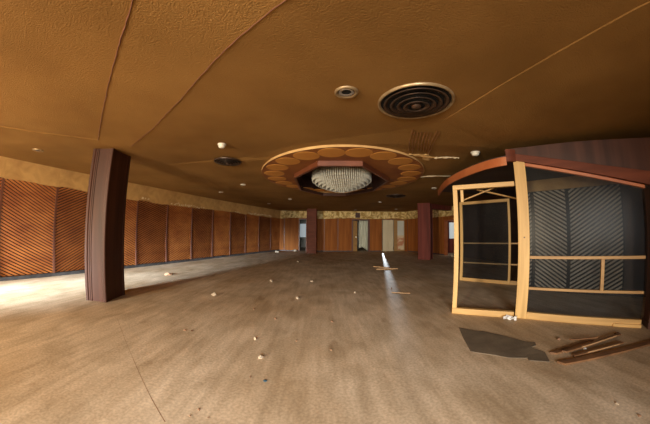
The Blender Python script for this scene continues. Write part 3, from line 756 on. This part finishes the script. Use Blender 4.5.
def chunk(x, y, r, m, label, name='plaster_fragment', cat='fragment', h=.6, grp='plaster fragments scattered on the floor'):
    bm = bmesh.new(); bmesh.ops.create_icosphere(bm, subdivisions=1, radius=1)
    sx, sy, sz = R.uniform(.7, 1.4), R.uniform(.6, 1.1), h; a = R.uniform(0, PI)
    for v in bm.verts:
        k = R.uniform(.5, 1.3); v.co = Vector((v.co.x * sx, v.co.y * sy * .8, max(v.co.z, -.45) * sz)) * k * r
    zmin = min(v.co.z for v in bm.verts)
    for v in bm.verts: v.co.z = max(0, v.co.z - zmin - .002)
    me = bpy.data.meshes.new(name); bm.to_mesh(me); bm.free()
    o = link(name, me, M[m]); o.location = (x, y, 0); o.rotation_euler = (0, 0, a)
    return props(o, label, cat, grp)
CH = [(-4.68, 6.58, .075, 'chipd', 'reddish brown fragment on the pale strip right of the near column'),
      (-2.33, 4.90, .060, 'chip', 'cream fragment on the floor, largest below the slatted panels'),
      (-1.46, 6.68, .060, 'chip', 'white fragment on the floor beyond the end of the column shadow'),
      (-.555, 5.04, .045, 'chip', 'cream fragment near the middle of the floor, left of centre'),
      (-.77, 3.77, .022, 'chipd', 'tiny dark speck in the middle of the tan floor area'),
      (.123, 3.70, .022, 'chipd', 'tiny dark crumb just left of the centre line of the floor'),
      (-.883, 2.98, .026, 'chip', 'small pale crumb with a brown stain beside it, left of centre'),
      (-.686, 2.51, .030, 'chip', 'pale crumb casting a long shadow in the near floor'),
      (.70, 5.54, .032, 'chip', 'small white crumb right of the middle of the floor'),
      (.085, 2.76, .012, 'chipd', 'tiny crumb below the centre of the picture'),
      (-.69, 2.115, .012, 'chipd', 'tiny dark crumb just left of the blue fragment'),
      (-1.90, 2.997, .018, 'chipd', 'left one of two dark specks on the tan floor'),
      (-1.80, 3.014, .016, 'chipd', 'right one of two dark specks on the tan floor'),
      (-.36, 6.84, .035, 'chip', 'dull crumb on the floor behind the middle fragment'),
      (-3.15, 16.0, .13, 'chip', 'white rubble at the foot of the far left corner panels'),
      (-2.05, 17.1, .15, 'chip', 'white rubble heap beside the pale far doorway'),
      (-1.22, 11.2, .06, 'chip', 'pale fragment on the far floor in front of the centre column'),
      (2.296, 1.05, .016, 'chip', 'small white crumb in the lower right corner'),
      (2.30, .85, .014, 'chipd', 'dark curled scrap at the lower right corner'),
      (-.983, 1.47, .010, 'chipd', 'dark speck at the bottom edge, leftmost of three'),
      (-.95, 1.56, .009, 'chipd', 'dark speck at the bottom edge, middle of three'),
      (-.84, 1.49, .008, 'chipd', 'dark speck at the bottom edge, rightmost of three'),
      (1.66, 5.9, .03, 'chipd', 'brown crumb left of the thin stick'),
      (3.01, 1.93, .025, 'paper', 'white crumb lying among the broken planks'),
      (2.95, 2.28, .035, 'chipd', 'dark scrap just behind the broken planks'),
      (3.80, 1.98, .03, 'chipd', 'black scrap on the floor in front of the partition sill'),
      (-1.25, 4.2, .018, 'chipd', 'brown speck between the cream fragment and the tan centre'),
      (-.35, 3.0, .014, 'chipd', 'dull speck right of the pale crumb with the stain'),
      (7.1, 12.6, .14, 'chip', 'pale rubble at the foot of the far right doorway')]
for c in CH: chunk(c[0], c[1], c[2] * 1.25, *c[3:])
chunk(-.539, 2.07, .026, 'chipb', 'thin dark blue fragment in the near floor, left of centre', h=.35)
# crumpled paper at the post
v = []; f = []; n = 7
for j in range(n):
    for i in range(n):
        v.append((i / (n - 1) * .20 - .10 + R.uniform(-.015, .015), j / (n - 1) * .13 - .065 + R.uniform(-.012, .012), .008 + R.random() * .06))
for j in range(n - 1):
    for i in range(n - 1): a = j * n + i; f.append((a, a + 1, a + n + 1, a + n))
o = MB().add(v, f).obj('crumpled_paper', M['paper']); o.location = (2.90, 3.21, 0); o.rotation_euler = (0, 0, -.5)
so = o.modifiers.new('thick', 'SOLIDIFY'); so.thickness = .003
props(o, 'crumpled white paper on the floor at the foot of the pine post', 'paper')

# seam in the floor covering (near left)
fs = MB()
def seam(a, b, w):
    a, b = Vector(a), Vector(b); d = (b - a).normalized(); s = Vector((-d.y, d.x)) * w
    fs.add([(a.x - s.x, a.y - s.y, .0006), (b.x - s.x, b.y - s.y, .0006), (b.x + s.x, b.y + s.y, .0006), (a.x + s.x, a.y + s.y, .0006)], [(0, 1, 2, 3)])
seam((-3.14, 2.99), (-2.0, 2.06), .0012); seam((-2.0, 2.06), (-1.41, 1.576), .002); seam((-1.41, 1.576), (-1.125, 1.351), .003)
fs.obj('floor_seam', M['chipd'], bpy.data.objects['floor'])

# ------------------------------------------------------------------ lights
def area(name, loc, target, sx, sy, power, col, spread=PI):
    l = bpy.data.lights.new(name, 'AREA'); l.shape = 'RECTANGLE'; l.size = sx; l.size_y = sy; l.energy = power; l.color = col; l.spread = spread
    o = bpy.data.objects.new(name, l); COL.objects.link(o); o.location = loc
    o.rotation_euler = (Vector(target) - Vector(loc)).to_track_quat('-Z', 'Y').to_euler(); return o
D2R = math.radians
area('daylight_left', (-7.3, -4.15, 1.7), (-6.0, 3.6, .0), 1.2, 1.2, 190, (.84, .94, 1.0), D2R(25))
area('daylight_middle', (-5.2, -4.15, 1.75), (-3.0, 3.5, .2), .75, 1.1, 250, (1.0, .80, .53), D2R(110))
area('ceiling_fill', (-5.2, -4.14, .85), (-2.2, 4, 2.6), .8, .5, 250, (1.0, .82, .58), D2R(165))  # added lamp aimed upwards, brightens the ceiling and its facets
area('daylight_right', (-.7, -4.15, 1.6), (.3, 2.6, .0), 2.2, 1.5, 135, (1.0, .96, .90), D2R(70))
area('hall_light_left', (-2.4, 19.8, 3.0), (-2.4, 20, 0), 2.0, 2.0, 25, (.85, .93, 1))
area('hall_light_middle', (1.4, 19.8, 3.0), (1.4, 20, 0), 2.0, 2.0, 25, (1, 1, .92))
area('side_room_light', (9.0, 13.5, 3.0), (9.0, 13.5, 0), 1.0, 1.0, 15, (1, .9, .8))
sp = bpy.data.lights.new('sun_through_gap', 'SPOT'); sp.energy = 2200; sp.spot_size = D2R(20); sp.spot_blend = .2; sp.shadow_soft_size = .02; sp.color = (.85, .94, 1)
so = bpy.data.objects.new('sun_through_gap', sp); COL.objects.link(so); so.location = (4.83, 20.6, 1.75)
so.rotation_euler = (Vector((3.2, 11.5, .0)) - so.location).to_track_quat('-Z', 'Y').to_euler()
w = bpy.data.worlds.new('world'); S.world = w; w.use_nodes = True
w.node_tree.nodes['Background'].inputs[0].default_value = (.5, .6, .8, 1); w.node_tree.nodes['Background'].inputs[1].default_value = .3

# ------------------------------------------------------------------ camera: wide stereographic-like lens
cd = bpy.data.cameras.new('camera'); cam = bpy.data.objects.new('camera', cd); COL.objects.link(cam); S.camera = cam
cd.type = 'PANO'
PITCH, ROLL = .081, .009
fwd = Vector((0, math.cos(PITCH), math.sin(PITCH))); rt = Vector((1, 0, 0)); up = rt.cross(fwd)
r2 = rt * math.cos(ROLL) + up * math.sin(ROLL); u2 = -rt * math.sin(ROLL) + up * math.cos(ROLL)
cam.matrix_world = Matrix.Translation(CAM) @ Matrix((r2, u2, -fwd)).transposed().to_4x4()
cd.sensor_fit = 'HORIZONTAL'; cd.sensor_width = 65.0; cd.sensor_height = 42.4
K = (-3.5392859325196364e-05, 0.04090780782720661, 3.81690370018299e-06, -6.561435565593772e-06, 5.81682348121948e-08)
for tgt in (cd, getattr(cd, 'cycles', None)):
    try:
        tgt.panorama_type = 'FISHEYE_LENS_POLYNOMIAL'; tgt.fisheye_fov = math.radians(180)
        for i, kk in enumerate(K): setattr(tgt, 'fisheye_polynomial_k%d' % i, -kk)
    except Exception as e: print('pano', e)
cd.clip_start = .05; cd.clip_end = 200

vs = S.view_settings; vs.view_transform = 'Standard'; vs.look = 'None'; vs.gamma = 1; vs.exposure = 0.0; vs.use_curve_mapping = False
S.cycles.max_bounces = 8; S.cycles.diffuse_bounces = 5; S.cycles.glossy_bounces = 3; S.cycles.transparent_max_bounces = 12; S.cycles.transmission_bounces = 6
S.cycles.caustics_reflective = False; S.cycles.caustics_refractive = False; S.cycles.sample_clamp_indirect = 6
try: S.cycles.use_denoising = True
except Exception: pass
